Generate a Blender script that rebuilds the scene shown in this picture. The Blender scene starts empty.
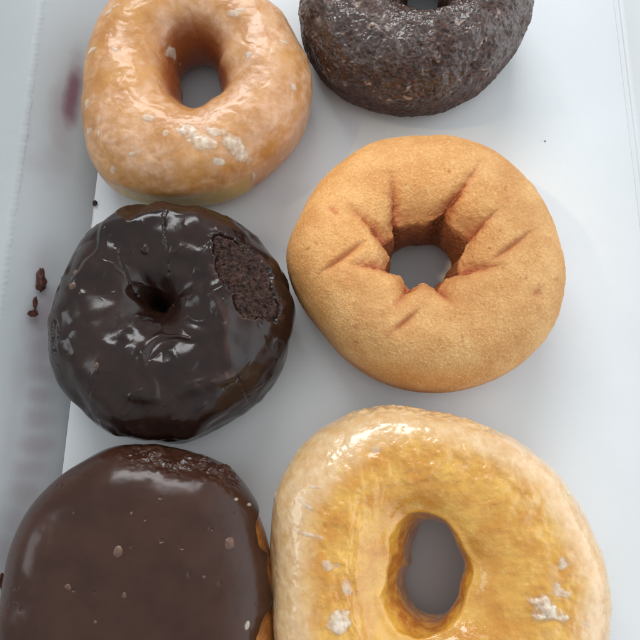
import bpy, math
import numpy as np

# ------------------------------------------------------------------ camera, world, lamps
scene = bpy.context.scene
COL = scene.collection
F, CX, TILT, H = 680.0, 320.0, math.radians(15.0), 0.232
cam_d = bpy.data.cameras.new("camera"); cam = bpy.data.objects.new("camera", cam_d); COL.objects.link(cam)
cam_d.sensor_width = 36; cam_d.lens = 36 * F / 640; cam_d.clip_start = 0.005; cam_d.clip_end = 50
cam.location = (0, 0, H); cam.rotation_euler = (TILT, 0, 0); scene.camera = cam

world = bpy.data.worlds.new("World"); scene.world = world; world.use_nodes = True
bg = world.node_tree.nodes["Background"]
# the room: light ceiling, dimmer walls lower down
_t = world.node_tree; _tc = _t.nodes.new('ShaderNodeTexCoord'); _sx = _t.nodes.new('ShaderNodeSeparateXYZ'); _mr = _t.nodes.new('ShaderNodeMapRange')
_t.links.new(_tc.outputs['Generated'], _sx.inputs[0]); _t.links.new(_sx.outputs[2], _mr.inputs[0]); _mr.interpolation_type = 'SMOOTHSTEP'
for _i, _v in ((1, 0.15), (2, 0.85), (3, 0.44), (4, 0.72)): _mr.inputs[_i].default_value = _v
bg.inputs[0].default_value = (0.88, 0.945, 1.0, 1); 
# extra brightness added from the right as fill for the left box wall
_m2 = _t.nodes.new('ShaderNodeMapRange'); _t.links.new(_sx.outputs[0], _m2.inputs[0]); _m2.interpolation_type = 'SMOOTHSTEP'
for _i, _v in ((1, 0.3), (2, 0.97), (3, 0.0), (4, 1.6)): _m2.inputs[_i].default_value = _v
_ad = _t.nodes.new('ShaderNodeMath'); _t.links.new(_mr.outputs[0], _ad.inputs[0]); _t.links.new(_m2.outputs[0], _ad.inputs[1])
_t.links.new(_ad.outputs[0], bg.inputs[1])

def area(name, az, el, dist, sx, sy, power, col, aim=(0.0, 0.03, 0.0)):
    """rectangular lamp seen from the doughnuts at azimuth az (0 = far side, + = right) and elevation el"""
    l = bpy.data.lights.new(name, 'AREA'); l.shape = 'RECTANGLE'; l.size = sx; l.size_y = sy
    l.energy = power; l.color = col
    o = bpy.data.objects.new(name, l); COL.objects.link(o)
    a, e = math.radians(az), math.radians(el)
    d = np.array([math.sin(a) * math.cos(e), math.cos(a) * math.cos(e), math.sin(e)])
    o.location = np.array(aim) + d * dist
    from mathutils import Vector
    o.rotation_euler = Vector(d).to_track_quat('Z', 'Y').to_euler()
    return o
area("window_light", -9, 38, 1.3, 0.85, 0.36, 9.2, (0.96, 0.98, 1.0))
area("side_light", -86, 27, 1.1, 0.45, 0.3, 1.2, (0.90, 0.97, 1.0))
# patch of warm reflected sunlight that falls on the plain doughnut and the floor beside it
def warm_patch():
    from mathutils import Vector
    l = bpy.data.lights.new("warm_light", 'SPOT'); l.energy = 4.0; l.color = (1.0, 0.71, 0.37); l.shadow_soft_size = 0.02
    o = bpy.data.objects.new("warm_light", l); COL.objects.link(o)
    a, e = math.radians(-88), math.radians(51); d = Vector((math.sin(a) * math.cos(e), math.cos(a) * math.cos(e), math.sin(e)))
    o.location = Vector(WARM_AIM) + d * 0.6; o.rotation_euler = d.to_track_quat('Z', 'Y').to_euler()
    l.spot_size = 2 * math.atan(0.041 / 0.6); l.spot_blend = 0.28
WARM_AIM = (0.0450, 0.0975, 0.0); warm_patch()

scene.view_settings.view_transform = 'Standard'; scene.view_settings.look = 'None'
scene.view_settings.exposure = 0.08; scene.view_settings.gamma = 1.0

# ------------------------------------------------------------------ helpers: geometry
CT, ST = math.cos(TILT), math.sin(TILT)
def unproj(u, v, z):
    """point at height z that stands at place (u, v) of the photograph"""
    u = np.asarray(u, float); v = np.asarray(v, float); z = np.asarray(z, float)
    dx = u - CX; dy = F * ST - (v - CX) * CT; dz = -F * CT - (v - CX) * ST
    t = (z - H) / dz
    return np.stack([dx * t, dy * t, z + 0 * dx], -1)

_rng = np.random.RandomState(7)
_perm = _rng.permutation(256); _perm = np.concatenate([_perm, _perm, _perm]).astype(np.int32)
_grad = _rng.normal(size=(256, 3)); _grad /= np.linalg.norm(_grad, axis=1)[:, None]; _grad = _grad.astype(np.float32)
def perlin(P):
    P = np.asarray(P); i = np.floor(P).astype(np.int32); f = (P - i).astype(np.float32); i &= 255
    w = f * f * f * (f * (f * 6 - 15) + 10)
    out = 0
    for a in (0, 1):
        wa = w[..., 0] if a else 1 - w[..., 0]
        for b in (0, 1):
            wb = w[..., 1] if b else 1 - w[..., 1]
            for c in (0, 1):
                wc = w[..., 2] if c else 1 - w[..., 2]
                h = _perm[_perm[_perm[(i[..., 0] + a) & 255] + ((i[..., 1] + b) & 255)] + ((i[..., 2] + c) & 255)]
                g = _grad[h]
                out = out + wa * wb * wc * (g[..., 0] * (f[..., 0] - a) + g[..., 1] * (f[..., 1] - b) + g[..., 2] * (f[..., 2] - c))
    return out * 1.6
def fbm(P, size, octv=4, seed=0.0, gain=0.5):
    """noise with features of about `size` metres, roughly -1..1"""
    s = 0; a = 1; tot = 0; Q = P / size + seed * 13.71
    for k in range(octv):
        s = s + a * perlin(Q); tot += a; a *= gain; Q = Q * 2.03 + 5.3
    return s / tot * 1.4
def ridged(P, size, octv=3, seed=0.0):
    s = 0; a = 1; Q = P / size + seed * 9.17
    for k in range(octv):
        s = s + a * (1 - np.abs(perlin(Q)) * 2.2); a *= 0.5; Q = Q * 2.1 + 3.1
    return s / 1.75
def sstep(a, b, x):
    t = np.clip((x - a) / (b - a), 0, 1); return t * t * (3 - 2 * t)
def smooth_periodic(y, sig):
    f = np.fft.rfft(y); k = np.arange(len(f)); return np.fft.irfft(f * np.exp(-0.5 * (k * sig * 2 * np.pi / len(y)) ** 2), len(y))
def seg_dist(X, Y, a, b):
    """distance to the segment a-b and position along it 0..1"""
    d = b - a; L2 = d @ d + 1e-12
    t = np.clip(((X - a[0]) * d[0] + (Y - a[1]) * d[1]) / L2, 0, 1)
    return np.hypot(X - a[0] - t * d[0], Y - a[1] - t * d[1]), t
def poly_dist(X, Y, pts):
    best = None; n = len(pts) - 1
    for k in range(n):
        d, t = seg_dist(X, Y, pts[k], pts[k + 1]); s = (k + t) / n
        if best is None: best, bs = d, s
        else:
            m = d < best; best = np.where(m, d, best); bs = np.where(m, s, bs)
    return best, bs
def inside(X, Y, poly):
    c = np.zeros(X.shape, bool); n = len(poly)
    for i in range(n):
        x1, y1 = poly[i]; x2, y2 = poly[(i + 1) % n]
        if y1 == y2: continue
        c ^= ((y1 > Y) != (y2 > Y)) & (X < (x2 - x1) * (Y - y1) / (y2 - y1) + x1)
    return c
def poly_sd(X, Y, poly):
    """signed distance, positive inside"""
    d, _ = poly_dist(X, Y, list(poly) + [poly[0]]); return np.where(inside(X, Y, poly), d, -d)

def polar(px, z, c, N, sig):
    P = unproj([p[0] for p in px], [p[1] for p in px], z)[:, :2] - c
    a = np.arctan2(P[:, 1], P[:, 0]); r = np.hypot(P[:, 0], P[:, 1]); o = np.argsort(a); a = a[o]; r = r[o]
    a = np.concatenate([a - 2 * np.pi, a, a + 2 * np.pi]); r = np.tile(r, 3)
    th = np.linspace(-np.pi, np.pi, N, endpoint=False)
    return th, smooth_periodic(np.interp(th, a, r), sig)

def phi_grid(M):
    """angles round the section, fewer underneath"""
    s = np.linspace(0, 1, 4000); ph = s * 2 * np.pi
    dens = np.where(np.sin(ph) < -0.45, 0.3, 1.0); cum = np.cumsum(dens); cum = (cum - cum[0]) / (cum[-1] - cum[0])
    return np.interp(np.linspace(0, 1, M, endpoint=False), cum, ph)
def spow(x, e): return np.sign(x) * np.abs(x) ** e

def project(P):
    d = P - np.array([0, 0, H]); fw = d[..., 1] * ST - d[..., 2] * CT
    return CX + F * d[..., 0] / fw, CX - F * (d[..., 1] * CT + d[..., 2] * ST) / fw
def calibrate(build, rad, px, th, c, zc, sig, fn, soft=1.8):
    """rescale the plan outline until its silhouette from the photograph's standpoint has the traced size"""
    cu, cv = np.mean(np.array(px, float), 0); q = np.array(px, float) - [cu, cv]
    a = np.arctan2(q[:, 1], q[:, 0]); rr = np.hypot(q[:, 0], q[:, 1]); o = np.argsort(a); a, rr = a[o], rr[o]
    a3 = np.concatenate([a - 2 * np.pi, a, a + 2 * np.pi]); r3 = np.tile(rr, 3)
    B = 120; ctr = (np.arange(B) + .5) / B * 2 * np.pi - np.pi
    for it in range(5):
        P = build(rad)[::4, ::3].reshape(-1, 3); U, V = project(P); al = np.arctan2(V - cv, U - cu); rho = np.hypot(U - cu, V - cv)
        b = np.clip(((al + np.pi) / (2 * np.pi) * B).astype(int), 0, B - 1)
        ext = np.full(B, np.nan)
        for k in range(B):
            m = rho[b == k]
            if len(m): ext[k] = fn(m)
        ok = ~np.isnan(ext); e = np.interp(ctr, ctr[ok], ext[ok], period=2 * np.pi)
        ratio = smooth_periodic(np.interp(ctr, a3, r3) / e, soft)
        E = np.stack([c[0] + rad * np.cos(th), c[1] + rad * np.sin(th), np.full_like(th, zc)], -1); U, V = project(E)
        rad = rad * np.clip(np.interp(np.arctan2(V - cv, U - cu), ctr, ratio, period=2 * np.pi), 0.8, 1.25) ** 0.9
    return smooth_periodic(rad, sig)

class Ring:
    """closed grid round a ring: P[theta, phi]"""
    closed = True
    def __init__(s, outer, hole, zc, top, N=820, M=380, eo=0.9, ei=0.9, ez=0.9, sigo=0.09, sigi=0.06, tilt=(0, 0)):
        cpx = np.mean(np.array(hole, float), 0); s.c = unproj(cpx[0], cpx[1], zc)[:2]
        s.th, ro = polar(outer, zc, s.c, N, sigo * N / 6.28); _, ri = polar(hole, zc, s.c, N, sigi * N / 6.28)
        ph = phi_grid(M); T, s.PH = np.meshgrid(s.th, ph, indexing='ij'); s.T = T
        cs, sn = np.cos(s.PH), np.sin(s.PH)
        e = np.where(cs > 0, eo, ei)
        s.q = spow(cs, e); cT, sT = np.cos(T), np.sin(T)
        z = zc + np.where(sn > 0, (top - zc) * spow(sn, ez), (zc - 0.0006) * spow(sn, 0.6))
        def build(ro, ri):
            r = ((ro + ri) / 2)[:, None] + ((ro - ri) / 2)[:, None] * s.q
            return np.stack([s.c[0] + r * cT, s.c[1] + r * sT, z], -1)
        for _ in range(2):
            ro = calibrate(lambda x: build(x, ri), ro, outer, s.th, s.c, zc, sigo * N / 6.28, np.max)
            ri = calibrate(lambda x: build(ro, x), ri, hole, s.th, s.c, zc, sigi * N / 6.28, np.min, 7.0)
        s.P = build(ro, ri); r = ((ro + ri) / 2)[:, None] + ((ro - ri) / 2)[:, None] * s.q
        s.up = sstep(-0.15, 0.35, sn); s.sn = sn; s.cs = cs; s.ro = ro; s.ri = ri; s.r = r
        s.base = np.array([s.c[0], s.c[1], 0.0])
        s.P[..., 2] += (tilt[0] * (s.P[..., 0] - s.c[0]) + tilt[1] * (s.P[..., 1] - s.c[1])) * s.up
    def normals(s, P=None):
        P = s.P if P is None else P
        du = np.roll(P, -1, 0) - np.roll(P, 1, 0)
        if s.closed: dv = np.roll(P, -1, 1) - np.roll(P, 1, 1)
        else: dv = -np.gradient(P, axis=1)
        n = np.cross(du, dv); n /= np.linalg.norm(n, axis=-1)[..., None] + 1e-12
        if not s.closed: n[:, :2] = [0, 0, 1]; n[:, -2:] = [0, 0, -1]
        return n
    def push(s, d, nrm=None):
        n = s.normals() if nrm is None else nrm
        s.P = s.P + n * d[..., None]
    def px(s, u, v, z=0.03): return unproj(u, v, z)[..., :2]
    def pxs(s, pts, z=0.03): return [unproj(u, v, z)[:2] for u, v in pts]

class Dome(Ring):
    """filled bun: grid from the crown of the dome (t = 0) to the middle of its base"""
    closed = False
    def __init__(s, outer, zc, top, N=820, M=420, e=0.62, ez=0.8, sigo=0.05):
        s.c = unproj(*np.mean(np.array(outer, float), 0), zc)[:2]
        s.th, ro = polar(outer, zc, s.c, N, sigo * N / 6.28)
        t = np.interp(np.linspace(0, 1, M), [0, 0.82, 1], [0, 0.62 * np.pi, np.pi])
        T, s.PH = np.meshgrid(s.th, t, indexing='ij'); s.T = T
        sn, cs = np.sin(s.PH), np.cos(s.PH)
        # even spacing at the pole
        z = zc + np.where(cs > 0, (top - zc) * spow(cs, ez), (zc - 0.0006) * spow(cs, 0.6))
        f = np.abs(sn) ** e
        build = lambda x: np.stack([s.c[0] + x[:, None] * f * np.cos(T), s.c[1] + x[:, None] * f * np.sin(T), z], -1)
        ro = calibrate(build, ro, outer, s.th, s.c, zc, sigo * N / 6.28, np.max)
        s.P = build(ro); r = ro[:, None] * f
        s.up = sstep(-0.15, 0.35, cs); s.sn = cs; s.ro = ro; s.r = r; s.rel = r / ro[:, None]
        s.base = np.array([s.c[0], s.c[1], 0.0])

def link_mesh(name, V, Fq, mat, parent=None, attrs=None, smooth=True, base=None):
    me = bpy.data.meshes.new(name); V = np.asarray(V, float)
    if base is not None: V = V - base
    Fq = np.asarray(Fq, np.int32); nf = len(Fq); k = Fq.shape[1]
    me.vertices.add(len(V)); me.vertices.foreach_set("co", V.astype(np.float32).ravel())
    me.loops.add(nf * k); me.loops.foreach_set("vertex_index", Fq.ravel())
    me.polygons.add(nf); me.polygons.foreach_set("loop_start", np.arange(0, nf * k, k, dtype=np.int32))
    me.polygons.foreach_set("use_smooth", np.full(nf, smooth, bool))
    me.update(calc_edges=True)
    for n, v in (attrs or {}).items():
        at = me.attributes.new(n, 'FLOAT', 'POINT'); at.data.foreach_set("value", np.asarray(v, np.float32).ravel())
    me.materials.append(mat)
    o = bpy.data.objects.new(name, me); COL.objects.link(o)
    if parent is not None: o.parent = parent
    elif base is not None: o.location = base
    return o
def grid_faces(N, M, closed):
    i = np.arange(N)[:, None]; j = np.arange(M if closed else M - 1)[None]
    i2 = (i + 1) % N; j2 = (j + 1) % M
    return np.stack([i * M + j, i2 * M + j, i2 * M + j2, i * M + j2], -1).reshape(-1, 4)
def surf(name, S, mat, parent, attrs=None, P=None, keep=None):
    P = S.P if P is None else P; N, M = P.shape[:2]
    Fq = grid_faces(N, M, S.closed); Fq = Fq if S.closed else Fq[:, ::-1]; V = P.reshape(-1, 3)
    if keep is not None:
        k = keep.ravel(); Fq = Fq[k[Fq].any(1)]
        used = np.unique(Fq); mp = np.full(len(V), -1, np.int64); mp[used] = np.arange(len(used))
        V = V[used]; Fq = mp[Fq]; attrs = {n: a.ravel()[used] for n, a in (attrs or {}).items()}
    return link_mesh(name, V, Fq, mat, parent, attrs, base=S.base)
def tag(o, label=None, cat=None, group=None, kind=None):
    for k, v in (('label', label), ('category', cat), ('group', group), ('kind', kind)):
        if v: o[k] = v
    return o
def empty(name, loc, label, cat, group=None):
    o = bpy.data.objects.new(name, None); COL.objects.link(o); o.location = loc; o.empty_display_size = 0.02
    return tag(o, label, cat, group)

# ------------------------------------------------------------------ helpers: materials
class Mat:
    def __init__(s, name, **kw):
        s.m = bpy.data.materials.new(name); s.m.use_nodes = True; s.t = s.m.node_tree
        s.b = s.t.nodes["Principled BSDF"]; s.set(**kw)
    def set(s, **kw):
        for k, v in kw.items():
            i = s.b.inputs[k.replace('_', ' ')]
            if hasattr(v, 'is_linked'): s.t.links.new(v, i)
            else: i.default_value = tuple(v) + (1,) if isinstance(v, tuple) and len(v) == 3 and i.type == 'RGBA' else v
    def n(s, typ, out=0, **kw):
        nd = s.t.nodes.new(typ)
        for k, v in kw.items():
            if k.startswith('i_'):
                key = k[2:]; i = nd.inputs[int(key)] if key.isdigit() else nd.inputs[key.replace('_', ' ')]
                if hasattr(v, 'is_linked'): s.t.links.new(v, i)
                else: i.default_value = tuple(v) + (1,) if isinstance(v, tuple) and len(v) == 3 and i.type == 'RGBA' else v
            else: setattr(nd, k, v)
        return nd.outputs[out]
    def attr(s, name): return s.n('ShaderNodeAttribute', 2, attribute_name=name)
    def co(s): return s.n('ShaderNodeTexCoord', 3)
    def noise(s, size, detail=3, rough=0.55, vec=None, w=0):
        v = vec if vec is not None else s.co()
        if w: v = s.n('ShaderNodeVectorMath', operation='ADD', i_0=v, i_1=(w, w * .7, w * 1.3))
        return s.n('ShaderNodeTexNoise', 0, i_Vector=v, i_Scale=1.0 / size, i_Detail=float(detail), i_Roughness=rough)
    def voro(s, size, out=0, feature='F1'):
        return s.n('ShaderNodeTexVoronoi', out, feature=feature, i_Vector=s.co(), i_Scale=1.0 / size)
    def ramp(s, x, a, b, lo=0.0, hi=1.0):
        return s.n('ShaderNodeMapRange', 0, interpolation_type='SMOOTHSTEP', i_0=x, i_1=a, i_2=b, i_3=lo, i_4=hi)
    def mix(s, f, a, b):
        nd = s.t.nodes.new('ShaderNodeMix'); nd.data_type = 'RGBA'
        for key, v in ((0, f), (6, a), (7, b)):
            i = nd.inputs[key]
            if hasattr(v, 'is_linked'): s.t.links.new(v, i)
            else: i.default_value = v if not isinstance(v, tuple) else v + (1,)
        return nd.outputs[2]
    def math(s, op, a, b=0.0, c=None):
        kw = dict(operation=op, i_0=a, i_1=b)
        if c is not None: kw['i_2'] = c
        return s.n('ShaderNodeMath', 0, **kw)
    def bump(s, h, dist, strength=1.0, nrm=None):
        kw = dict(i_Height=h, i_Distance=dist, i_Strength=strength)
        if nrm is not None: kw['i_Normal'] = nrm
        return s.n('ShaderNodeBump', 0, **kw)

def mat_card(name="coated_white_card", thin=0.0):
    M = Mat(name, Roughness=0.42, Specular_IOR_Level=0.35)
    n = M.noise(0.05, 4); n2 = M.noise(0.0008, 3)
    c = M.mix(M.ramp(n, .35, .7), (0.715, 0.735, 0.74), (0.745, 0.765, 0.77))
    c = M.mix(M.ramp(M.noise(0.0016, 4, .7), .5, .8, 0.0, .35), c, (0.66, 0.675, 0.68))
    st = M.attr('plum_tint')
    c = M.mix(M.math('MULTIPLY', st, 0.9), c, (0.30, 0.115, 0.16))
    nb = M.bump(n2, 0.00004, 0.5); M.set(Base_Color=c, Normal=nb)
    tr = M.n('ShaderNodeBsdfTranslucent', 0, i_Color=c); mx = M.n('ShaderNodeMixShader', 0, i_0=thin, i_1=M.b.outputs[0], i_2=tr)
    M.t.links.new(mx, M.t.nodes['Material Output'].inputs[0])
    return M.m
def mat_plain():
    M = Mat("fried_cake_dough", Roughness=0.62, Specular_IOR_Level=0.35, Subsurface_Weight=0.12, Subsurface_Scale=0.002, Subsurface_Radius=(1.0, 0.5, 0.2))
    fry = M.attr('fry'); wall = M.attr('wall'); cr = M.attr('crease')
    n = M.noise(0.010, 4); g = M.noise(0.0008, 3, 0.7); v = M.voro(0.0006)
    c = M.mix(M.ramp(n, .3, .72), (0.58, 0.275, 0.085), (0.69, 0.385, 0.145))
    c = M.mix(M.math('MULTIPLY', M.ramp(g, .5, .75), 0.55), c, (0.86, 0.60, 0.28))
    c = M.mix(M.math('MULTIPLY', M.ramp(g, .5, .25), 0.5), c, (0.42, 0.18, 0.05))
    c = M.mix(M.math('MULTIPLY', M.ramp(M.noise(0.0035, 2, .5, None, 3.0), .66, .78), 0.5), c, (0.40, 0.12, 0.04))
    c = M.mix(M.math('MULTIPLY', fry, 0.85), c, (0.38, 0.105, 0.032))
    c = M.mix(M.math('MULTIPLY', cr, 0.9), c, (0.44, 0.115, 0.045))
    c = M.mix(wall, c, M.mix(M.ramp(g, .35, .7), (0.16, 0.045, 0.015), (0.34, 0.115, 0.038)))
    c = M.mix(M.math('MULTIPLY', M.ramp(M.noise(0.022, 4, .6, None, 1.7), .48, .68), 0.4), c, (0.44, 0.17, 0.045))
    sp = M.ramp(M.voro(0.0006), .16, .05)
    b = M.bump(M.math('ADD', M.math('MULTIPLY', v, -0.8), g), 0.0003, 0.7)
    M.set(Base_Color=c, Normal=b, Roughness=M.math('SUBTRACT', 0.58, M.math('MULTIPLY', sp, 0.36)))
    return M.m
def mat_glazed():
    M = Mat("glazed_yeast_dough", Subsurface_Weight=0.25, Subsurface_Scale=0.003, Subsurface_Radius=(1.0, 0.45, 0.15), Specular_IOR_Level=0.5)
    film = M.attr('film'); wall = M.attr('wall'); pale = M.attr('pale'); fry = M.attr('fry')
    n = M.noise(0.012, 4); n2 = M.noise(0.0035, 4, .6); n3 = M.noise(0.0012, 3, .6)
    c = M.mix(M.ramp(n, .3, .7), (0.46, 0.185, 0.036), (0.58, 0.275, 0.075))
    c = M.mix(M.math('MULTIPLY', M.ramp(n2, .5, .7), 0.4), c, (0.60, 0.36, 0.17))
    f = M.math('MULTIPLY', film, M.ramp(n2, .3, .72, 0.25, 1.0))
    c = M.mix(f, c, (0.73, 0.44, 0.27))
    c = M.mix(M.math('MULTIPLY', fry, 0.75), c, (0.34, 0.10, 0.03))
    c = M.mix(pale, c, (0.58, 0.37, 0.08))
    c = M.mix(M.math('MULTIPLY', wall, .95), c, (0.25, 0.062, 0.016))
    M.set(Base_Color=c, Roughness=M.ramp(n2, .3, .75, 0.30, 0.48), Coat_Weight=0.28, Coat_Roughness=0.12,
          Normal=M.bump(M.math('ADD', n2, M.math('MULTIPLY', n3, 0.35)), 0.0005, 0.55))
    return M.m
def mat_gold():
    M = Mat("wet_gold_glaze", Subsurface_Weight=0.35, Subsurface_Scale=0.004, Subsurface_Radius=(1.0, 0.5, 0.12), Specular_IOR_Level=0.5)
    pale = M.attr('pale'); wall = M.attr('wall'); fry = M.attr('fry')
    n = M.noise(0.009, 4); n2 = M.noise(0.003, 4, .6); n3 = M.noise(0.0011, 3, .6)
    g = M.mix(M.ramp(n, .32, .68), (0.60, 0.255, 0.020), (0.74, 0.41, 0.070))
    g = M.mix(M.math('MULTIPLY', M.ramp(n2, .54, .74), 0.4), g, (0.78, 0.52, 0.15))
    p = M.mix(M.ramp(n2, .3, .7), (0.68, 0.41, 0.18), (0.77, 0.54, 0.30))
    c = M.mix(pale, g, p)
    c = M.mix(M.math('MULTIPLY', fry, 0.7), c, (0.50, 0.22, 0.05))
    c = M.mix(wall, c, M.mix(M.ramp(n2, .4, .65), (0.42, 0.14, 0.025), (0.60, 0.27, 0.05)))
    M.set(Base_Color=c, Roughness=M.ramp(n2, .35, .7, 0.10, 0.30), Coat_Weight=0.8, Coat_Roughness=0.05,
          Normal=M.bump(M.math('ADD', n2, M.math('MULTIPLY', n3, 0.4)), 0.0008, M.math('SUBTRACT', 0.7, M.math('MULTIPLY', pale, 0.4))))
    return M.m
def mat_icing(name, c1, c2, r0, r1, coat=0.3, bump=0.25):
    M = Mat(name, Specular_IOR_Level=0.31)
    n = M.noise(0.010, 3); n2 = M.noise(0.0022, 3, .6)
    c = M.mix(M.ramp(n, .3, .7), c1, c2)
    bl = M.attr('dry'); c = M.mix(bl, c, (0.075, 0.032, 0.021))
    M.set(Base_Color=c, Roughness=M.math('ADD', M.ramp(n, .3, .75, r0, r1), M.math('MULTIPLY', bl, 0.3)), Coat_Weight=coat, Coat_Roughness=0.1,
          Normal=M.bump(n2, 0.00025, bump))
    return M.m
def mat_crumb(name="chocolate_crumb"):
    M = Mat(name, Roughness=0.75, Specular_IOR_Level=0.4)
    n = M.noise(0.0015, 4, .7); v = M.voro(0.0011)
    c = M.mix(M.ramp(n, .35, .7), (0.015, 0.006, 0.004), (0.090, 0.036, 0.021))
    M.set(Base_Color=c, Normal=M.bump(M.math('SUBTRACT', n, v), 0.0009, 0.9), Roughness=M.ramp(n, .4, .7, .8, .45))
    return M.m
def mat_oldfashioned():
    M = Mat("cracked_glaze_on_chocolate_cake", Specular_IOR_Level=0.5)
    film = M.attr('film'); flake = M.attr('flake')
    n = M.noise(0.007, 4, .6); n2 = M.noise(0.0016, 4, .65); v = M.voro(0.0012)
    c = M.mix(M.ramp(n2, .33, .72), (0.016, 0.0065, 0.0045), (0.120, 0.048, 0.028))
    c = M.mix(M.math('MULTIPLY', film, 0.42), c, M.mix(M.ramp(n, .35, .65), (0.042, 0.025, 0.019), (0.105, 0.070, 0.055)))
    c = M.mix(flake, c, (0.46, 0.33, 0.26))
    r = M.math('SUBTRACT', 0.60, M.math('MULTIPLY', film, 0.40))
    M.set(Base_Color=c, Roughness=r, Coat_Weight=M.math('MULTIPLY', film, 0.5), Coat_Roughness=0.16,
          Normal=M.bump(M.math('SUBTRACT', n2, M.math('MULTIPLY', v, .7)), 0.0008, M.math('SUBTRACT', 0.85, M.math('MULTIPLY', film, 0.55))))
    return M.m
def mat_simple(name, c1, c2, size, rough, bump=0.3, sss=0.0):
    M = Mat(name, Roughness=rough, Subsurface_Weight=sss, Subsurface_Scale=0.002)
    n = M.noise(size, 4, .6)
    M.set(Base_Color=M.mix(M.ramp(n, .35, .68), c1, c2), Normal=M.bump(n, size * 0.4, bump))
    return M.m

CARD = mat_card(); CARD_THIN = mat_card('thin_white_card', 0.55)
def mat_white_glaze():
    M = Mat("white_sugar_glaze", Roughness=0.22, Subsurface_Weight=0.3, Subsurface_Scale=0.002)
    n = M.noise(0.003, 3, .6)
    M.set(Base_Color=M.mix(M.ramp(n, .35, .68), (0.76, 0.60, 0.43), (0.86, 0.77, 0.64)), Normal=M.bump(n, 0.0006, 0.25))
    tr = M.n('ShaderNodeBsdfTransparent', 0); mx = M.n('ShaderNodeMixShader', 0, i_0=M.attr('cover'), i_1=tr, i_2=M.b.outputs[0])
    M.t.links.new(mx, M.t.nodes['Material Output'].inputs[0]); return M.m
GLAZE_WHITE = mat_white_glaze()
CRUST = mat_simple("fried_crust", (0.24, 0.08, 0.018), (0.42, 0.165, 0.036), 0.006, 0.35, 0.3, 0.15)
BUBBLE = mat_simple("tan_icing_bubble", (0.075, 0.033, 0.019), (0.14, 0.068, 0.042), 0.002, 0.35)
SMEAR = mat_simple("dried_chocolate_smear", (0.045, 0.012, 0.007), (0.10, 0.028, 0.016), 0.0015, 0.4)
CRUMB = mat_crumb()

# ------------------------------------------------------------------ setting and box
def slab(name, A, B, dA, dB, th, mat, parent, nu=40, nv=160, attr_fn=None, outward=None, waves=0.0):
    """thin card panel between the edge A->B and the edge dA->dB, th thick towards `outward`"""
    A, B, dA, dB = map(np.array, (A, B, dA, dB))
    u = np.linspace(0, 1, nv)[:, None, None]; w = np.linspace(0, 1, nu)[None, :, None]
    P = (1 - w) * ((1 - u) * A + u * B) + w * ((1 - u) * dA + u * dB)
    n = np.cross(B - A, dA - A); n /= np.linalg.norm(n)
    if outward is not None and n @ np.array(outward) < 0: n = -n
    if waves: P = P - n * (fbm(P, 0.09, 2, 3.3) * waves)[..., None]
    st = attr_fn(P) if attr_fn else np.zeros(P.shape[:2])
    Q = P + n * th
    V = np.concatenate([P.reshape(-1, 3), Q.reshape(-1, 3)]); k = nv * nu
    i = np.arange(nv - 1)[:, None]; j = np.arange(nu - 1)[None]
    f = np.stack([i * nu + j, i * nu + j + 1, (i + 1) * nu + j + 1, (i + 1) * nu + j], -1).reshape(-1, 4)
    Fq = [f, f[:, ::-1] + k]
    def rim(idx): idx = np.array(idx); return np.stack([idx[:-1], idx[1:], idx[1:] + k, idx[:-1] + k], -1)
    Fq += [rim(np.arange(nu)), rim(np.arange(nv) * nu + nu - 1), rim((nv - 1) * nu + np.arange(nu)[::-1]), rim((np.arange(nv) * nu)[::-1])]
    o = link_mesh(name, V, np.concatenate(Fq), mat, parent, {'plum_tint': np.concatenate([st.ravel(), st.ravel() * 0])}, smooth=False)
    return o

table = link_mesh("tabletop", [(-0.7, -0.6, -0.007), (0.7, -0.6, -0.007), (0.7, 0.7, -0.007), (-0.7, 0.7, -0.007)], [[0, 1, 2, 3]],
                  mat_simple("pale_tabletop", (0.45, 0.43, 0.41), (0.5, 0.48, 0.46), 0.02, 0.5, 0.05))
tag(table, kind='structure')

box = empty("doughnut_box", (0, 0, 0), "open white card box holding six doughnuts, left wall mottled with plum patches", "box")
WH = 0.017
lf = lambda v: unproj(118 - 0.118 * v, v, 0.0); rt = lambda v: unproj(622 + 0.12 * v, v, 0.0)
rimf = lambda v: unproj(45 - 0.138 * v, v, WH)
# straight lines through two points of each fold, carried to the ends of the box
Y0, Y1 = -0.16, 0.235
def at_y(p, q, y): t = (y - p[1]) / (q[1] - p[1]); return p + (q - p) * t
L0, L1 = (at_y(lf(60), lf(440), y) for y in (Y0, Y1)); R0, R1 = (at_y(rt(0), rt(150), y) for y in (Y0, Y1))
K0, K1 = (at_y(rimf(20), rimf(300), y) for y in (Y0, Y1))
print("left base", L0, L1, "rim", K0, K1, "right", R0, R1)
TH = 0.0009
# floor
def floor_stain(P):
    s = np.zeros(P.shape[:2])
    d, _ = poly_dist(P[..., 0], P[..., 1], [unproj(93, 205, 0)[:2], unproj(91, 225, 0)[:2]])
    return s + 0.5 * np.exp(-(d / 0.0005) ** 2)
slab("bottom_panel", L0, L1, R0, R1, -TH, CARD, box, 240, 240, floor_stain, (0, 0, 1))
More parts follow.
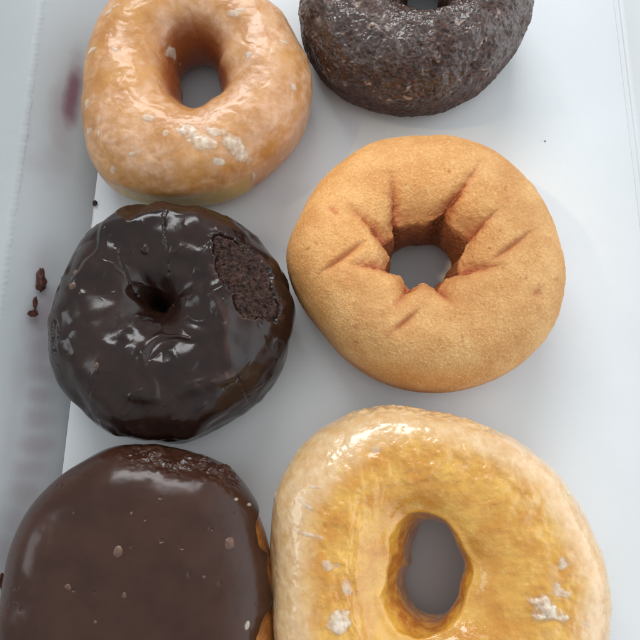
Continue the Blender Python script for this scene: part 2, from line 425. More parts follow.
# left wall with plum coloured patches (positions along the wall, height)
def wall_tint(P):
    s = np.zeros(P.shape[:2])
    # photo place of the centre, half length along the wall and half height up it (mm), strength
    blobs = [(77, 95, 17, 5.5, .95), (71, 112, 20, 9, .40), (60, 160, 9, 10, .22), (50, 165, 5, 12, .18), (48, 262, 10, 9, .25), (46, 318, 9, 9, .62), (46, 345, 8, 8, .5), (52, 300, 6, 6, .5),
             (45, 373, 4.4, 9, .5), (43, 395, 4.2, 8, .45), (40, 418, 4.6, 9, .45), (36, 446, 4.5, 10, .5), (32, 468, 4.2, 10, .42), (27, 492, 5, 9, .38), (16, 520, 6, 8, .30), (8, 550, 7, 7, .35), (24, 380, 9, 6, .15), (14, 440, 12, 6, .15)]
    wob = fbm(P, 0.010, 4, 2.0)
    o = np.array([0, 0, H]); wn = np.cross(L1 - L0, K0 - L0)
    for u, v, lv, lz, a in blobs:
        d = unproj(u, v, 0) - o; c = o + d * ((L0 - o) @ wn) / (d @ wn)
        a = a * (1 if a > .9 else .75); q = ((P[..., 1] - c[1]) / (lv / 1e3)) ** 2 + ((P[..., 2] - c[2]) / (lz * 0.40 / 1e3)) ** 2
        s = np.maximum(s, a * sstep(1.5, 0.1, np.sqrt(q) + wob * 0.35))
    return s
wall_l = slab("side_wall", L0, L1, K0, K1, TH, CARD_THIN, box, 90, 420, wall_tint, (-1, 0, 0), waves=0.0006)
# right wall mirrors the slope of the left one
RK0, RK1 = R0 + np.array([L0[0] - K0[0], 0, WH]), R1 + np.array([L1[0] - K1[0], 0, WH])
slab("side_wall", R0, R1, RK0, RK1, TH, CARD, box, 30, 80, None, (1, 0, 0), waves=0.0006)
slab("end_wall", L1, R1, K1 + np.array([0, .012, 0]), RK1 + np.array([0, .012, 0]), TH, CARD, box, 20, 60, None, (0, 1, 0))
slab("end_wall", L0, R0, K0 + np.array([0, -.012, 0]), RK0 + np.array([0, -.012, 0]), TH, CARD, box, 20, 60, None, (0, -1, 0))
# flap folded outwards along the left rim, with a finely perforated fold
def flap():
    nv, nu = 900, 24
    u = np.linspace(0, 1, nv)[:, None]; w = np.linspace(0, 1, nu)[None]
    E = K0[None] * (1 - u) + K1[None] * u
    saw = np.abs(((np.arange(nv) / 5.0) % 1) - 0.5) * 2
    jag = 0.00022 * saw + 0.0004 * perlin(np.stack([np.arange(nv) * .11, np.zeros(nv), np.zeros(nv)], -1))
    X = E[:, None, 0] + jag[:, None] * (1 - w) ** 8 - w * 0.075; Y = E[:, None, 1] + 0 * w; Z = E[:, None, 2] + 0.0012 - 0.020 * w ** 1.15 - 0.0012 * (1 - w) ** 10
    P = np.stack([X, Y, Z + 0 * X], -1); Q = P - np.array([0, 0, TH])
    V = np.concatenate([P.reshape(-1, 3), Q.reshape(-1, 3)]); k = nv * nu
    i = np.arange(nv - 1)[:, None]; j = np.arange(nu - 1)[None]
    f = np.stack([i * nu + j, (i + 1) * nu + j, (i + 1) * nu + j + 1, i * nu + j + 1], -1).reshape(-1, 4)
    e = np.arange(nv) * nu; rim = np.stack([e[:-1], e[:-1] + k, e[1:] + k, e[1:]], -1); e2 = e + nu - 1
    rim2 = np.stack([e2[:-1], e2[1:], e2[1:] + k, e2[:-1] + k], -1)
    link_mesh("rim_flap", V, np.concatenate([f, f[:, ::-1] + k, rim, rim2]), CARD_THIN, box, {'plum_tint': np.zeros(len(V))})
flap()
# pressed double crease along the right fold
def crease(name, a, b, off, r):
    n = 60; u = np.linspace(0, 1, n)[:, None]; C = a * (1 - u) + b * u + np.array(off)
    ang = np.linspace(0, np.pi, 9); V = C[:, None] + np.stack([np.cos(ang) * r * 1.6, 0 * ang, np.sin(ang) * r], -1)[None]
    m = 9; i = np.arange(n - 1)[:, None]; j = np.arange(m - 1)[None]
    f = np.stack([i * m + j, (i + 1) * m + j, (i + 1) * m + j + 1, i * m + j + 1], -1).reshape(-1, 4)
    link_mesh(name, V.reshape(-1, 3), f, CARD, box, {'plum_tint': np.zeros(n * m)})
crease("fold_crease", R0, R1, (-0.0006, 0, 0), 0.0006); crease("fold_crease", R0, R1, (-0.0030, 0, 0), 0.0003)

# ------------------------------------------------------------------ doughnuts
def blob_layer(name, S, mat, parent, spots, Np=None):
    """raised drops lying on the surface of S; spots: (u, v, radius_u, radius_v in photo pixels, height, rot, raggedness); one mesh each"""
    n = S.normals(); X, Y = S.P[..., 0], S.P[..., 1]
    for (u, v, ru, rv, h, rot, rag) in spots:
        h = h * 0.6; rag = rag + 0.2
        # nearest upper vertex that shows at (u, v)
        d = S.P - np.array([0, 0, H]); fw = d[..., 1] * ST - d[..., 2] * CT
        U = CX + F * d[..., 0] / fw; W = CX - F * (d[..., 1] * CT + d[..., 2] * ST) / fw
        du, dv = U - u, W - v; c, s_ = math.cos(rot), math.sin(rot)
        k0 = np.argmin(du ** 2 + dv ** 2 - 1e3 * 0 + np.where(S.sn > -0.1, 0, 1e6)); p0 = S.P.reshape(-1, 3)[k0]
        sc = H / F * 0.92
        a = (c * (X - p0[0]) - s_ * (Y - p0[1])) / (ru * sc); b = (s_ * (X - p0[0]) + c * (Y - p0[1])) / (rv * sc)
        q = np.sqrt(a * a + b * b + ((S.P[..., 2] - p0[2]) / (3 * max(ru, rv) * sc)) ** 2) + rag * fbm(S.P, 0.0035, 3, u * .1)
        m = np.where(S.sn > -0.1, 1 - q, -1)
        hh = h * (1 - np.clip(q, 0, 1.3) ** 2) * (1 + (0.9 if h > .001 else 0.35) * rag * fbm(S.P, .0022, 3, v * .1))
        cover = np.clip(sstep(1.05, 0.45, q) * min(0.85, 0.40 + h * 500) * (1 + 0.6 * fbm(S.P, .002, 2, u)), 0, 1)
        keep = m > -0.12
        if keep.sum() < 6: continue
        surf(name, S, mat, parent, dict(cover=cover), P=S.P + n * np.maximum(hh, -0.0003)[..., None], keep=keep)

# 1 --- glazed ring, upper left
def glazed_ring():
    out = [(81, 97), (82, 70), (87, 42), (95, 18), (106, 0), (125, -17), (155, -29), (195, -34), (240, -26), (271, 0), (286, 18), (297, 40), (308, 62), (313, 90), (308, 122), (296, 148), (280, 166), (262, 181), (237, 198), (199, 207), (161, 206), (123, 197), (102, 181), (91, 160), (84, 135)]
    hole = [(182, 88), (184, 76), (192, 69), (205, 66), (215, 70), (219, 80), (218, 92), (207, 101), (194, 106), (185, 102)]
    S = Ring(out, hole, 0.0155, 0.034, eo=0.85, ei=1.0, ez=0.9)
    P = S.P; low = fbm(P, 0.03, 2, 1); S.push(0.0012 * low * S.up)
    # dimples and soft wrinkles running down to the hole
    inner = sstep(0.35, -0.6, S.q)
    ang = 0.5 * np.sin(S.T * 9 + 2 * low) + 0.5 * np.sin(S.T * 5 + 1.3 + low)
    S.push(0.0004 * ang * inner * S.up)
    S.push((0.00035 * fbm(S.P, 0.008, 3, 2) - 0.0003 * sstep(0.5, 0.95, ridged(S.P * np.array([1, 1, .6]), 0.012, 2, 4)) * 0.6) * S.up)
    X, Y, Z = S.P[..., 0], S.P[..., 1], S.P[..., 2]
    e = S.pxs([(185, 207), (222, 206)], 0.016); d, _ = poly_dist(X, Y, e)
    S.push(-0.0011 * np.exp(-(d / 0.004) ** 2) * sstep(0.022, 0.012, Z))
    film = sstep(-0.45, 0.45, fbm(S.P, 0.016, 4, 5) + 0.25 * np.cos(S.T)) * 0.9 * sstep(0.004, 0.012, Z)
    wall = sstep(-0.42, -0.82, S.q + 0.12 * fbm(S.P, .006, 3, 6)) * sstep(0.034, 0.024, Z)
    fr = (S.T < 0)  # near side
    band, bt = poly_dist(X, Y, S.pxs([(135, 198), (165, 204), (205, 204), (238, 196)], 0.012))
    pale = sstep(0.0085, 0.003, band + 0.0025 * fbm(S.P, .006, 3, 7)) * sstep(0.0225, 0.015, Z) * sstep(0.001, 0.004, Z)
    fry = sstep(0.013, 0.005, Z + 0.004 * fbm(S.P, .01, 3, 8)) * (1 - pale)
    t = empty("glazed_doughnut", S.base, "tan glazed ring doughnut with white glaze drips, touching the plum-mottled left wall", "doughnut", "doughnuts in the box")
    surf("glazed_dough", S, mat_glazed(), t, dict(film=film, wall=wall, pale=pale, fry=fry))
    blob_layer("glaze_drip", S, GLAZE_WHITE, t, [(187, 131, 13, 9, .0012, 0.5, .25), (202, 141, 19, 12, .0008, 0.7, .4), (236, 147, 20, 9, .0010, 0.55, .3), (215, 132, 14, 7, .0005, 0.2, .5), (218, 161, 8, 4, .0005, 0.0, .35)])
    blob_layer("glaze_fleck", S, GLAZE_WHITE, t, [(92, 50, 7, 4.5, .0007, 0, .1), (115, 50, 4, 3, .0005, .4, .2), (90, 131, 5, 3.5, .0007, .5, .3), (99, 133, 2.5, 5, .0006, .2, .3), (112, 170, 4, 5, .0007, .3, .3),
        (293, 87, 5, 5, .0006, 0, .3), (253, 177, 3, 3, .0006, 0, .3), (249, 54, 5, 4, .0004, 0, .5), (234, 14, 8, 4, .0004, .6, .6), (112, 9, 13, 3, .0004, -.5, .6), (130, 154, 10, 3, .0004, -.2, .5), (147, 118, 8, 4, .0005, .1, .4), (166, 133, 4, 4, .0004, -.7, .4), (240, 10, 10, 4, .0003, 0, .7), (284, 42, 5, 3, .0003, 0, .6), (171, 52, 6, 8, .0003, .3, .7), (86, 105, 4, 9, .0003, 0.3, .7)])

# 2 --- cracked chocolate cake ring, upper right
def old_fashioned():
    out = [(299, 17), (302, 45), (314, 70), (336, 96), (364, 109), (392, 115), (432, 114), (466, 101), (497, 76), (519, 48), (530, 20), (532, 0), (522, -38), (500, -70), (460, -93), (415, -100), (370, -92), (335, -70), (308, -38), (299, -5)]
    hole = [(424 + (u - 424) * .6, 3 + (v - 1) * .6) for u, v in [(403, -4), (407, 4), (415, 9), (425, 10), (435, 8), (441, 1), (441, -8), (432, -16), (418, -17), (407, -12)]]
    S = Ring(out, hole, 0.017, 0.036, eo=0.8, ei=0.85, ez=0.85)
    low = fbm(S.P, 0.022, 3, 1); S.push(0.0016 * low * (0.3 + 0.7 * S.up))
    cracks = sstep(0.80, 1.02, ridged(S.P + 0.002 * low[..., None], 0.011, 2, 3))
    mid = fbm(S.P, 0.005, 4, 4, .6); fine = fbm(S.P, 0.0017, 3, 5, .65)
    hair = sstep(.68, .95, ridged(S.P + 0.0015 * low[..., None], .0075, 2, 21))
    film = sstep(-0.55, 0.15, fbm(S.P, 0.012, 4, 7, .6) + 0.25 * sstep(-.2, .5, -S.q)) * (1 - 0.85 * np.maximum(cracks, 0.8 * hair)) * sstep(0.012, 0.026, S.P[..., 2] + .005 * fbm(S.P, .01, 3, 22))
    S.push((0.0011 * mid + 0.00055 * fine * (1 - 0.7 * film) - 0.0016 * cracks - 0.0005 * hair + 0.0004 * film) * (0.4 + .6 * S.up))
    edge = np.exp(-((film - 0.5) / 0.22) ** 2)
    flake = edge * sstep(0.25, 0.6, fbm(S.P, 0.003, 3, 9)) * 0.9
    flake = np.maximum(flake, 0.7 * sstep(0.62, 0.8, fbm(S.P, 0.0045, 3, 11)) * sstep(0.002, .006, S.P[..., 2]))
    t = empty("chocolate_cake_doughnut", S.base, "dark brown cake doughnut with rough cracked greyish glaze, beside the tan glazed ring", "doughnut", "doughnuts in the box")
    surf("cake_dough", S, mat_oldfashioned(), t, dict(film=film, flake=flake))

# 3 --- plain fried cake ring with pinched creases, centre right
def plain_ring():
    out = [(284.5, 260), (288, 238), (299, 217), (328, 173), (367, 147), (415, 134.5), (464, 138), (502, 156), (536, 190), (556, 227), (564.5, 265), (560.6, 299), (546, 338), (517, 367), (478, 386), (439.5, 393), (401, 389), (362, 372), (323, 333), (297, 299)]
    hole = [(421 + (u - 421) * .90, 264 + (v - 264) * .90) for u, v in [(390, 264), (393, 252), (404, 246), (421, 245), (438, 246), (448, 252), (452, 263), (448, 274), (438, 281), (421, 283), (404, 281), (394, 274)]]
    S = Ring(out, hole, 0.017, 0.0355, N=1000, M=440, eo=0.85, ei=0.72, ez=0.86)
    S.push(0.0008 * fbm(S.P, 0.03, 2, 1) * S.up)
    X, Y = S.P[..., 0].copy(), S.P[..., 1].copy(); d_tot = 0; cr = 0
    c0 = (421, 254)
    segs = [((398, 226), (390, 176), 1), ((438, 226), (483, 160), 1.15), ((458, 243), (500, 211), 1), ((456, 268), (506, 270), .9), ((438, 284), (452, 308), .85), ((410, 284), (392, 314), .9), ((390, 266), (344, 269), 1), ((391, 243), (343, 208), 1)]
    wob = 0.0006 * fbm(S.P, 0.006, 2, 2) + 0.0005 * fbm(S.P, 0.0022, 2, 3)
    pit = sstep(.62, .85, fbm(S.P, .0024, 2, 51)) * sstep(-.1, .5, fbm(S.P, .015, 2, 52)) * S.up
    for a, b, k in segs:
        pa, pb = S.pxs([a, b], 0.031); ca = S.c
        # from the hole's axis to the outer end, so the groove runs on down the hole's wall
        d1, t1 = seg_dist(X, Y, pa, pb); d0, _ = seg_dist(X, Y, ca + (pa - ca) * 0.35, pa)
        d = np.minimum(d1, d0) + wob
        fade = np.where(d1 <= d0, 1 - t1 ** 1.6, 1.0) * sstep(-0.7, 0.35, S.sn)
        g = np.exp(-np.abs(d) / 0.00075) * 0.0017 + np.exp(-(d / 0.0030) ** 2) * 0.0020
        d_tot = np.maximum(d_tot, g * fade * k); cr = np.maximum(cr, np.exp(-(d / 0.0016) ** 2) * fade)
    for a, b, dep in [((486, 266), (529, 235), .0017), ((319, 276), (363, 246), .0019), ((390, 336), (417, 313), .0016), ((328, 210), (338, 220), .0009), ((530, 300), (537, 292), .0006)]:
        pa, pb = S.pxs([a, b], 0.031); d, t = seg_dist(X, Y, pa, pb)
        # one-sided cut: steep on the upper left, a shallow slope to the lower right
        dirv = pb - pa; side = ((X - pa[0]) * dirv[1] - (Y - pa[1]) * dirv[0]) / np.hypot(*dirv)
        side = side * (1 if dirv[1] > 0 else -1); w = np.where(side > 0, 0.0022, 0.0007)
        fade = np.sin(np.clip(t, 0.03, .97) * np.pi) ** 0.6
        d_tot = np.maximum(d_tot, np.exp(-(d / w) ** 1.4) * dep * fade * S.up); cr = np.maximum(cr, 0.7 * np.exp(-(d / 0.001) ** 2) * fade * S.up)
    n0 = S.normals(); S.push(-d_tot - 0.0003 * pit + 0.0003 * fbm(S.P, .009, 3, 53) * S.up, n0); cr = np.maximum(cr, .65 * pit)
    g = fbm(S.P, 0.0022, 3, 4, .6); g2 = fbm(S.P, 0.0009, 2, 5)
    Z = S.P[..., 2]
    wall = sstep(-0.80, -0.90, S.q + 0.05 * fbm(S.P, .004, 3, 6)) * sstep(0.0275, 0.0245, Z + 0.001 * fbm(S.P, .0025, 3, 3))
    lip = np.exp(-((Z - 0.0275) / 0.0014) ** 2) * sstep(-0.6, -0.85, S.q)
    S.push((0.00011 * g + 0.00008 * g2) * (1 - wall) + lip * (0.0005 + 0.0004 * fbm(S.P, .002, 2, 8)))
    fry = sstep(0.021, 0.006, Z + 0.004 * fbm(S.P, .012, 3, 8)); fry = np.maximum(fry, 0.45 * sstep(-0.55, -0.85, S.q))  # fried band, raised and deepened to paint in the darker shading low down
    t = empty("plain_cake_doughnut", S.base, "plain golden cake doughnut without icing, pinched creases around its hole", "doughnut", "doughnuts in the box")
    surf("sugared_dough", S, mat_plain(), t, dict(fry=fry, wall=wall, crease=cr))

# 4 --- chocolate iced ring, middle left
def iced_ring():
    out = [(51, 339), (53, 308), (63, 273), (87, 238), (106, 222), (128, 210), (174, 207), (214, 215), (249, 234), (275, 260), (290, 291), (294, 312), (288, 347), (266, 387), (227, 422), (196, 438), (157, 439), (122, 433), (87, 411), (63, 382), (52, 361)]
    hole = [(157, 312), (159, 308), (164, 306), (170, 308), (172, 313), (169, 318), (163, 319), (158, 317)]
    out = [(172 + (u - 172) * .982, 323 + (v - 323) * .982) for u, v in out]
    S = Ring(out, hole, 0.0165, 0.0335, N=1000, M=440, eo=0.8, ei=1.2, ez=1.0, sigo=0.03)
    S.push(0.0010 * fbm(S.P, 0.025, 2, 1) * S.up)
    X, Y, Z = (S.P[..., k].copy() for k in range(3)); px = lambda pts: S.pxs(pts, 0.031)
    up = S.up
    # bare patch
    patch = px([(212, 243), (218, 237), (232, 240), (247, 250), (262, 262), (270, 285), (277, 312), (272, 318), (256, 322), (243, 318), (236, 304), (228, 290), (218, 272)])
    sd = poly_sd(X, Y, patch) + 0.0002 + 0.0020 * fbm(S.P, 0.005, 4, 3, .6); bare = sstep(-0.0005, 0.0014, sd + 0.0006 * fbm(S.P, .0018, 2, 71)) * up
    # cracks and folds of the icing, as relief in metres above the dough
    ic = 0.0013 + 0.0011 * fbm(S.P + 0.006 * fbm(S.P, .02, 2, 41)[..., None], 0.019, 2, 5) + 0.0005 * fbm(S.P, 0.009, 2, 6) + 0.0004 * sstep(.62, 1.05, ridged(S.P + 0.003 * fbm(S.P, .012, 2, 31)[..., None], 0.013, 2, 17)) * S.up
    wv = fbm(S.P, 0.007, 2, 42)
    kk = perlin((S.P + 0.005 * fbm(S.P, .018, 2, 43)[..., None] + 0.02) / 0.0155)
    part = sstep(-.25, .35, fbm(S.P, .022, 2, 44))
    ic = ic + (0.0007 * np.exp(-(kk / .15) ** 2) + 0.00055 * np.tanh(kk / .13)) * part * S.up
    def fold(pts, h, w, z=0.031, taper=True):
        d, t = poly_dist(X, Y, S.pxs(pts, z)); f = np.sin(np.clip(t, .02, .98) * np.pi) ** 0.7 if taper else 1; d = d + 0.0005 * wv
        return h * np.exp(-(d / (1.35 * w)) ** 2) * f * up
    ic = ic + fold([(96, 322), (106, 345), (124, 362), (148, 372), (178, 371), (212, 362)], .0013, .0030) \
            + fold([(130, 346), (140, 352), (150, 364), (166, 362)], .0010, .0016) + fold([(152, 366), (178, 352), (192, 338)], .0010, .0028) \
            + fold([(230, 375), (227, 350), (229, 325), (221, 303), (212, 292)], .0011, .0016) + fold([(176, 398), (190, 388), (212, 380), (228, 374)], .0013, .0013) \
            + fold([(112, 240), (132, 230), (150, 226)], .0010, .0022) + fold([(186, 214), (200, 226), (214, 244)], .0011, .0024) + fold([(172, 252), (190, 256), (202, 262)], .0009, .0016) \
            + fold([(130, 402), (142, 388), (150, 396), (170, 402), (176, 414)], .0009, .0018) + fold([(92, 392), (104, 400), (120, 404)], .0008, .002) + fold([(140, 224), (160, 216), (178, 217)], .0010, .0018)
    ic = np.maximum(ic, 0.0003); dark = 0
    for pts, dep, w in [([(167, 214), (166, 234), (168, 250), (170, 270)], .0007, .00045), ([(121, 252), (123, 266), (128, 282), (132, 296)], .0006, .00045), ([(222, 385), (236, 376), (248, 404)], .0006, .0005), ([(57, 322), (55, 338), (58, 350)], .0008, .0006)]:
        d, t = poly_dist(X, Y, px(pts)); d = d + 0.0007 * fbm(S.P, .003, 3, 7); g = np.exp(-(np.abs(d) / w) ** 1.5) * up
        ic = ic - dep * g * (0.6 + 0.8 * fbm(S.P, .0025, 2, 33)); dark = np.maximum(dark, g)
    rimr = np.exp(-((sd + 0.0006) / 0.0007) ** 2) * up
    ic = ic + 0.0002 * rimr * (0.3 + 1.6 * fbm(S.P, .003, 2, 9))
    for u, v, r in [(148, 253, 4.5)]:
        p = unproj(u, v, 0.022 if u < 90 else .03)[:2]; rr = r * 0.00033
        ic = ic + 0.7 * rr * np.clip(1 - ((X - p[0]) ** 2 + (Y - p[1]) ** 2) / rr ** 2, 0, 1) ** 0.7 * up
    ic = (ic + 0.0002) * sstep(0.0008, 0.003, Z + 0.0008 * fbm(S.P, .007, 2, 10)) - 0.0002
    ic = ic * (1 - bare) - 0.0012 * bare
    n0 = S.normals()
    dry = np.clip(0.5 * rimr * sstep(-.2, .3, fbm(S.P, .004, 2, 4)) + 0.45 * fold([(230, 375), (227, 350), (229, 325), (221, 303), (212, 292)], 1, .0005) + 0.8 * fold([(192, 386), (212, 379), (229, 372), (234, 377)], 1, .0008) * sstep(-.1, .4, fbm(S.P, .002, 2, 14)), 0, 1)
    P_ice = S.P + n0 * ic[..., None]
    S.push(0.0014 * bare * fbm(S.P, .0026, 4, 12, .7) + 0.0003 * bare, n0)
    t = empty("chocolate_iced_ring_doughnut", S.base, "ring doughnut under glossy wrinkled dark chocolate icing with a bare crumbly patch", "doughnut", "doughnuts in the box")
    surf("cake_dough", S, CRUMB, t)
    surf("chocolate_icing", S, mat_icing("dark_chocolate_icing", (0.013, 0.0052, 0.0036), (0.024, 0.0098, 0.0066), 0.15, 0.27, 0.12), t, dict(dry=dry), P=P_ice, keep=(ic > -0.0011))
    S.P = P_ice
    blob_layer("icing_bubble", S, BUBBLE, t, [(75, 272, 3.5, 3, .0007, .5, .1), (72, 286, 4, 3.8, .0009, 0, .1), (61, 288, 2.5, 2.5, .0005, 0, .1), (62, 277, 2.5, 2.5, .0004, 0, .1), (96, 365, 2.5, 2.5, .0005, 0, .2)])

# 5 --- filled bun with chocolate top, lower left
def filled():
    out = [(-6, 630), (0, 605), (7, 575), (14, 543), (27, 516), (54, 484), (82, 464), (109, 450), (150, 447), (190, 453), (229, 468), (252, 498), (267, 530), (273, 557), (277, 589), (279, 625), (274, 662), (255, 698), (215, 728), (150, 742), (80, 732), (28, 702), (2, 662)]
    out = [(137 + (u - 137) * .985, 595 + (v - 595) * .985) for u, v in out]
    S = Dome(out, 0.0165, 0.0365, e=0.72, ez=0.7)
    S.push(0.0008 * fbm(S.P, 0.03, 2, 2) * S.up)
    X, Y, Z = (S.P[..., k].copy() for k in range(3))
    n0 = S.normals()
    # edge of the icing, measured in the ring of rel radius and height
    reach = 0.011 + 0.0025 * fbm(S.P, .02, 2, 3)
    # on the right the crust shows: the icing stops higher there
    a = np.arctan2(Y - S.c[1], X - S.c[0])
    def bump_ang(v0, v1, u0=266): # angle window from photo rows
        p0, p1 = unproj(u0, v0, .02)[:2] - S.c, unproj(u0, v1, .02)[:2] - S.c
        a0, a1 = np.arctan2(p0[1], p0[0]), np.arctan2(p1[1], p1[0]); m, w = (a0 + a1) / 2, abs(a0 - a1) / 2
        return np.exp(-((a - m) / w) ** 4)
    reach = reach + np.maximum(0.0155 * bump_ang(503, 558), np.maximum(0.0200 * bump_ang(592, 735), 0.0120 * bump_ang(530, 640))) + 0.0006 * fbm(S.P, .012, 2, 23)
    icd = (Z - reach + 0.0007 * fbm(S.P, .006, 3, 4)) / 0.002
    ic = 0.0014 * np.clip(icd, -0.35, 1) ** 1 + 0.0
    ic = np.where(icd > 0, 0.0014 * np.sqrt(np.clip(icd, 0, 1)), -0.0006 * np.clip(-icd, 0, 1))
    top = sstep(0.02, 0.03, Z)
    ic = ic + (0.0006 * fbm(S.P, .03, 2, 5) + 0.00016 * fbm(S.P, .010, 3, 6) - 0.0002 * sstep(.7, .9, fbm(S.P, .0035, 2, 61))) * top
    # crumpled, broken rim along the far edge
    d, tt = poly_dist(X, Y, S.pxs([(118, 455), (150, 456), (180, 464), (206, 466), (232, 478)], 0.024))
    cm = np.exp(-(d / 0.0034) ** 2) * sstep(0, .15, tt) * S.up
    ic = ic + cm * (0.0016 * fbm(S.P, .0065, 3, 7) - 0.0006 + 0.0004 * fbm(S.P, .0016, 2, 8))
    for u, v, r, h in [(197, 455, 5, .0014), (203, 463, 5, .0012), (212, 471, 5, .0012), (222, 469, 6, .0014), (230, 476, 4, .001)]:
        p = unproj(u, v, .025)[:2]; rr = r * .00033; ic = ic + h * np.clip(1 - ((X - p[0]) ** 2 + (Y - p[1]) ** 2) / rr ** 2, 0, 1) * (1 + .6 * fbm(S.P, .0012, 2, 9)) * S.up
    ic = np.where(cm > 0.1, np.maximum(ic, 0.0002), ic)
    dry = np.clip(cm * sstep(0.1, .5, fbm(S.P, .003, 3, 10)) * 0.7, 0, 1)
    t = empty("filled_doughnut", S.base, "round doughnut without a hole, flat smooth chocolate icing over an orange crust", "doughnut", "doughnuts in the box")
    fry = sstep(.012, .004, Z)
    surf("fried_crust", S, CRUST, t)
    P_ice = S.P + n0 * ic[..., None]
    surf("chocolate_icing", S, mat_icing("milk_chocolate_icing", (0.036, 0.0128, 0.0070), (0.049, 0.0180, 0.0100), 0.20, 0.27, 0.05, 0.08), t, dict(dry=dry), P=P_ice, keep=(ic > -0.0004))
    S.P = P_ice
    blob_layer("icing_bubble", S, BUBBLE, t, [(118, 552, 4, 5, .0005, 0, .2), (230, 544, 4, 5, .0006, 0, .2), (68, 588, 3, 2.5, .0005, .5, .5), (124, 595, 2, 2.5, .0004, 0, .3), (131, 513, 1.6, 1.8, .0004, 0, .3), (204, 577, 1.3, 1.3, .0003, 0, .3), (95, 622, 1.5, 1.3, .0003, 0, .3)])
    blob_layer("sugar_crumb", S, GLAZE_WHITE, t, [(236, 499, 1.6, 1.6, .0005, 0, .3), (249, 505, 2.5, 2, .0006, 0, .4), (247, 626, 2, 4, .0006, .2, .3)])

# 6 --- wet gold glazed ring, lower right
def gold_ring():
    out = [(270, 534), (273, 505), (281, 478), (303, 444), (324, 427), (345, 414), (375, 405), (435, 412), (490, 429), (532, 453), (568, 486), (592, 528), (607, 583), (609, 631), (603, 672), (580, 712), (535, 748), (480, 768), (425, 773), (360, 760), (312, 732), (286, 690), (276, 637), (271, 583)]
    hole = [(404, 590), (411, 565), (414, 540), (420, 524), (434, 521), (450, 530), (458, 552), (459, 578), (452, 600), (437, 613), (417, 612), (407, 602)]
    S = Ring(out, hole, 0.018, 0.037, N=1000, M=440, eo=0.8, ei=0.85, ez=0.85)
    low = fbm(S.P, 0.03, 2, 1); S.push(0.0013 * low * S.up)
    X, Y, Z = (S.P[..., k].copy() for k in range(3))
    q = S.q + 0.16 * fbm(S.P, .018, 3, 2) + 0.06 * fbm(S.P, .004, 3, 3)
    pale = sstep(0.18, 0.62, q); pale = np.maximum(pale, 0.35 * sstep(.35, .7, fbm(S.P, .008, 3, 12)) * sstep(-.5, .2, q))
    # a lumpy gel sits inside the pale border
    gel = (1 - pale) * S.up * sstep(-.95, -.7, S.q)
    S.push(gel * (0.00045 * fbm(S.P, .012, 3, 4) + 0.0002 * fbm(S.P, .005, 3, 5) + 0.0004 * fbm(S.P, .0030, 2, 25) * sstep(-.6, -.2, S.q)) - 0.0004 * gel + pale * S.up * (0.00025 * fbm(S.P, .006, 3, 6)))
    # the hole runs slanting: its left wall lies open, its right wall leans over
    S.P[..., 0] += 0.0056 * sstep(.15, -.85, S.q) * np.clip((0.018 - S.P[..., 2]) / 0.016, -1.1, 1)
    # raised collar of glaze round the hole
    lipd = np.exp(-((S.q + 0.80 + 0.05 * fbm(S.P, .008, 2, 7)) / 0.05) ** 2) * S.up; S.push(0.0007 * lipd)
    ang = np.sin(S.T * 4 + 1.0) * 0.5 + np.sin(S.T * 7) * 0.3
    S.push(-0.0008 * ang * sstep(-.5, -.95, S.q) * S.up)
    d, _ = poly_dist(X, Y, S.pxs([(345, 416), (375, 407), (435, 414), (480, 426)], .019)); rough = np.exp(-(d / .003) ** 2) * S.up
    S.push(rough * 0.0009 * fbm(S.P, .003, 3, 8))
    Zc = S.P[..., 2]
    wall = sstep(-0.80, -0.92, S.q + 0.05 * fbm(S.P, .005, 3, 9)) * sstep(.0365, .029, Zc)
    fry = sstep(0.012, 0.004, Zc + .004 * fbm(S.P, .01, 3, 10))
    t = empty("gold_glazed_doughnut", S.base, "big glazed ring doughnut with wet golden yellow middle and pale border", "doughnut", "doughnuts in the box")
    surf("glazed_dough", S, mat_gold(), t, dict(pale=pale, wall=wall, fry=fry))
    blob_layer("sugar_lump", S, GLAZE_WHITE, t, [(543, 606, 11, 10, .0022, .4, .7), (554, 616, 9, 7, .0016, .2, .7), (561, 592, 7, 6, .0008, .9, .9), (562, 562, 5, 4, .0005, 0, .8), (340, 622, 12, 7, .0010, -.3, .6)])
    blob_layer("glaze_fleck", S, GLAZE_WHITE, t, [(318, 487, 10, 3, .0005, .1, .5), (305, 505, 9, 2, .0004, .6, .5), (309, 535, 14, 2, .0004, .2, .5), (581, 512, 4, 7, .0005, .3, .4), (598, 551, 3, 8, .0005, .25, .4), (568, 493, 4, 4, .0004, 0, .5), (275, 495, 3, 7, .0005, -.2, .5), (375, 450, 5, 4, .0003, 0, .6), (586, 622, 5, 4, .0004, 0, .6), (330, 565, 8, 6, .0002, .5, .9), (348, 585, 4, 8, .0002, 0, .9)])

glazed_ring(); old_fashioned(); plain_ring(); iced_ring(); filled(); gold_ring()

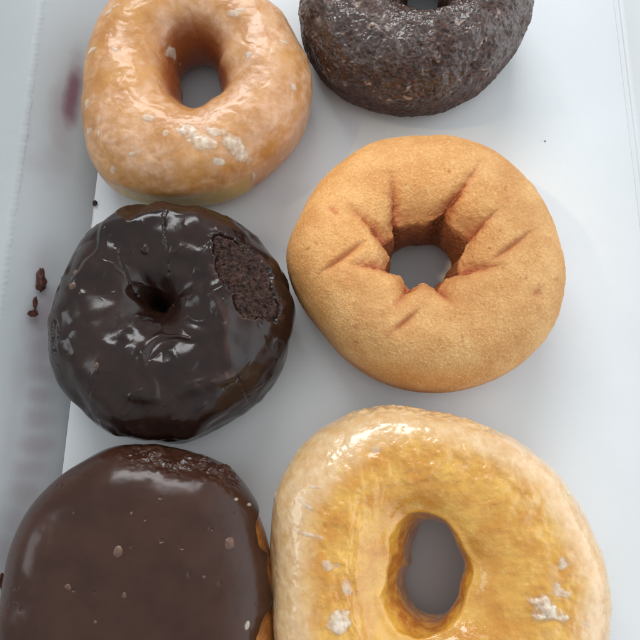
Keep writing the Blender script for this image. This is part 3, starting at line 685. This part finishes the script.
# ------------------------------------------------------------------ crumbs and smears lying in the box
def lump(name, p, r, sc, mat, label, cat, seed, group=None, n=(0, 0, 1), zrot=0.0):
    u = np.linspace(0, np.pi, 20); v = np.linspace(0, 2 * np.pi, 28, endpoint=False); U, V = np.meshgrid(u, v, indexing='ij')
    D = np.stack([np.sin(U) * np.cos(V), np.sin(U) * np.sin(V), np.cos(U)], -1)
    P = D * (1 + (0.45 if n[2] > .9 else 0.8) * fbm(D, 0.8, 4, seed))[..., None] * np.array(sc) * r
    c, s = math.cos(zrot), math.sin(zrot); P = P @ np.array([[c, s, 0], [-s, c, 0], [0, 0, 1]])
    n = np.array(n, float); n /= np.linalg.norm(n)
    if n[2] < 0.99:
        t = np.array([0, 1.0, 0]); t -= n * (t @ n); t /= np.linalg.norm(t); b = np.cross(t, n); P = P[..., :1] * b + P[..., 1:2] * t + P[..., 2:] * n
    i = np.arange(19)[:, None]; j = np.arange(28)[None]; j2 = (j + 1) % 28
    f = np.stack([i * 28 + j, (i + 1) * 28 + j, (i + 1) * 28 + j2, i * 28 + j2], -1).reshape(-1, 4)
    o = link_mesh(name, P.reshape(-1, 3), f, mat); o.location = p; tag(o, label, cat, group); return o
lump("chocolate_crumb", unproj(95, 203, .0007), .0008, (1, 1.2, .8), CRUMB, "tiny brown crumb on the box floor left of the tan glazed doughnut's lower edge", "crumb", 1, "crumbs on the box floor")
lump("chocolate_crumb", unproj(545, 141, .0002), .00025, (1, 1, .7), CRUMB, "pinpoint dark crumb on bare white floor right of the plain golden doughnut's top", "crumb", 2, "crumbs on the box floor")
wn = np.cross(L1 - L0, K0 - L0); wn = wn / np.linalg.norm(wn); wn = wn if wn[0] > 0 else -wn
def on_wall(u, v, off=0.0003):
    o = np.array([0, 0, H]); d = unproj(u, v, 0) - o; t = ((L0 - o) @ wn) / (d @ wn); return o + d * t + wn * off
for u, v, r, sc, lab, sd, rz in [(41, 281, .0026, (.6, 1.35, .25), "long reddish brown chocolate smear on the box wall, topmost of a trail of three", 3, .1),
                             (35, 303, .0015, (.45, 1.3, .35), "small dark chocolate smear on the box wall, middle one of a trail of three", 4, .1),
                             (32, 313, .0014, (1, .8, .45), "round dark chocolate spot on the box wall, lowest of a trail of three", 5, 0),
                             (2, 581, .0017, (.8, 1.2, .4), "dark brown chocolate dab on the box wall beside the doughnut without a hole", 6, 0)]:
    lump("chocolate_smear", on_wall(u, v), r, (sc[0], sc[1], .07), SMEAR, lab, "smear", sd, "chocolate smears on the box wall", wn, rz)
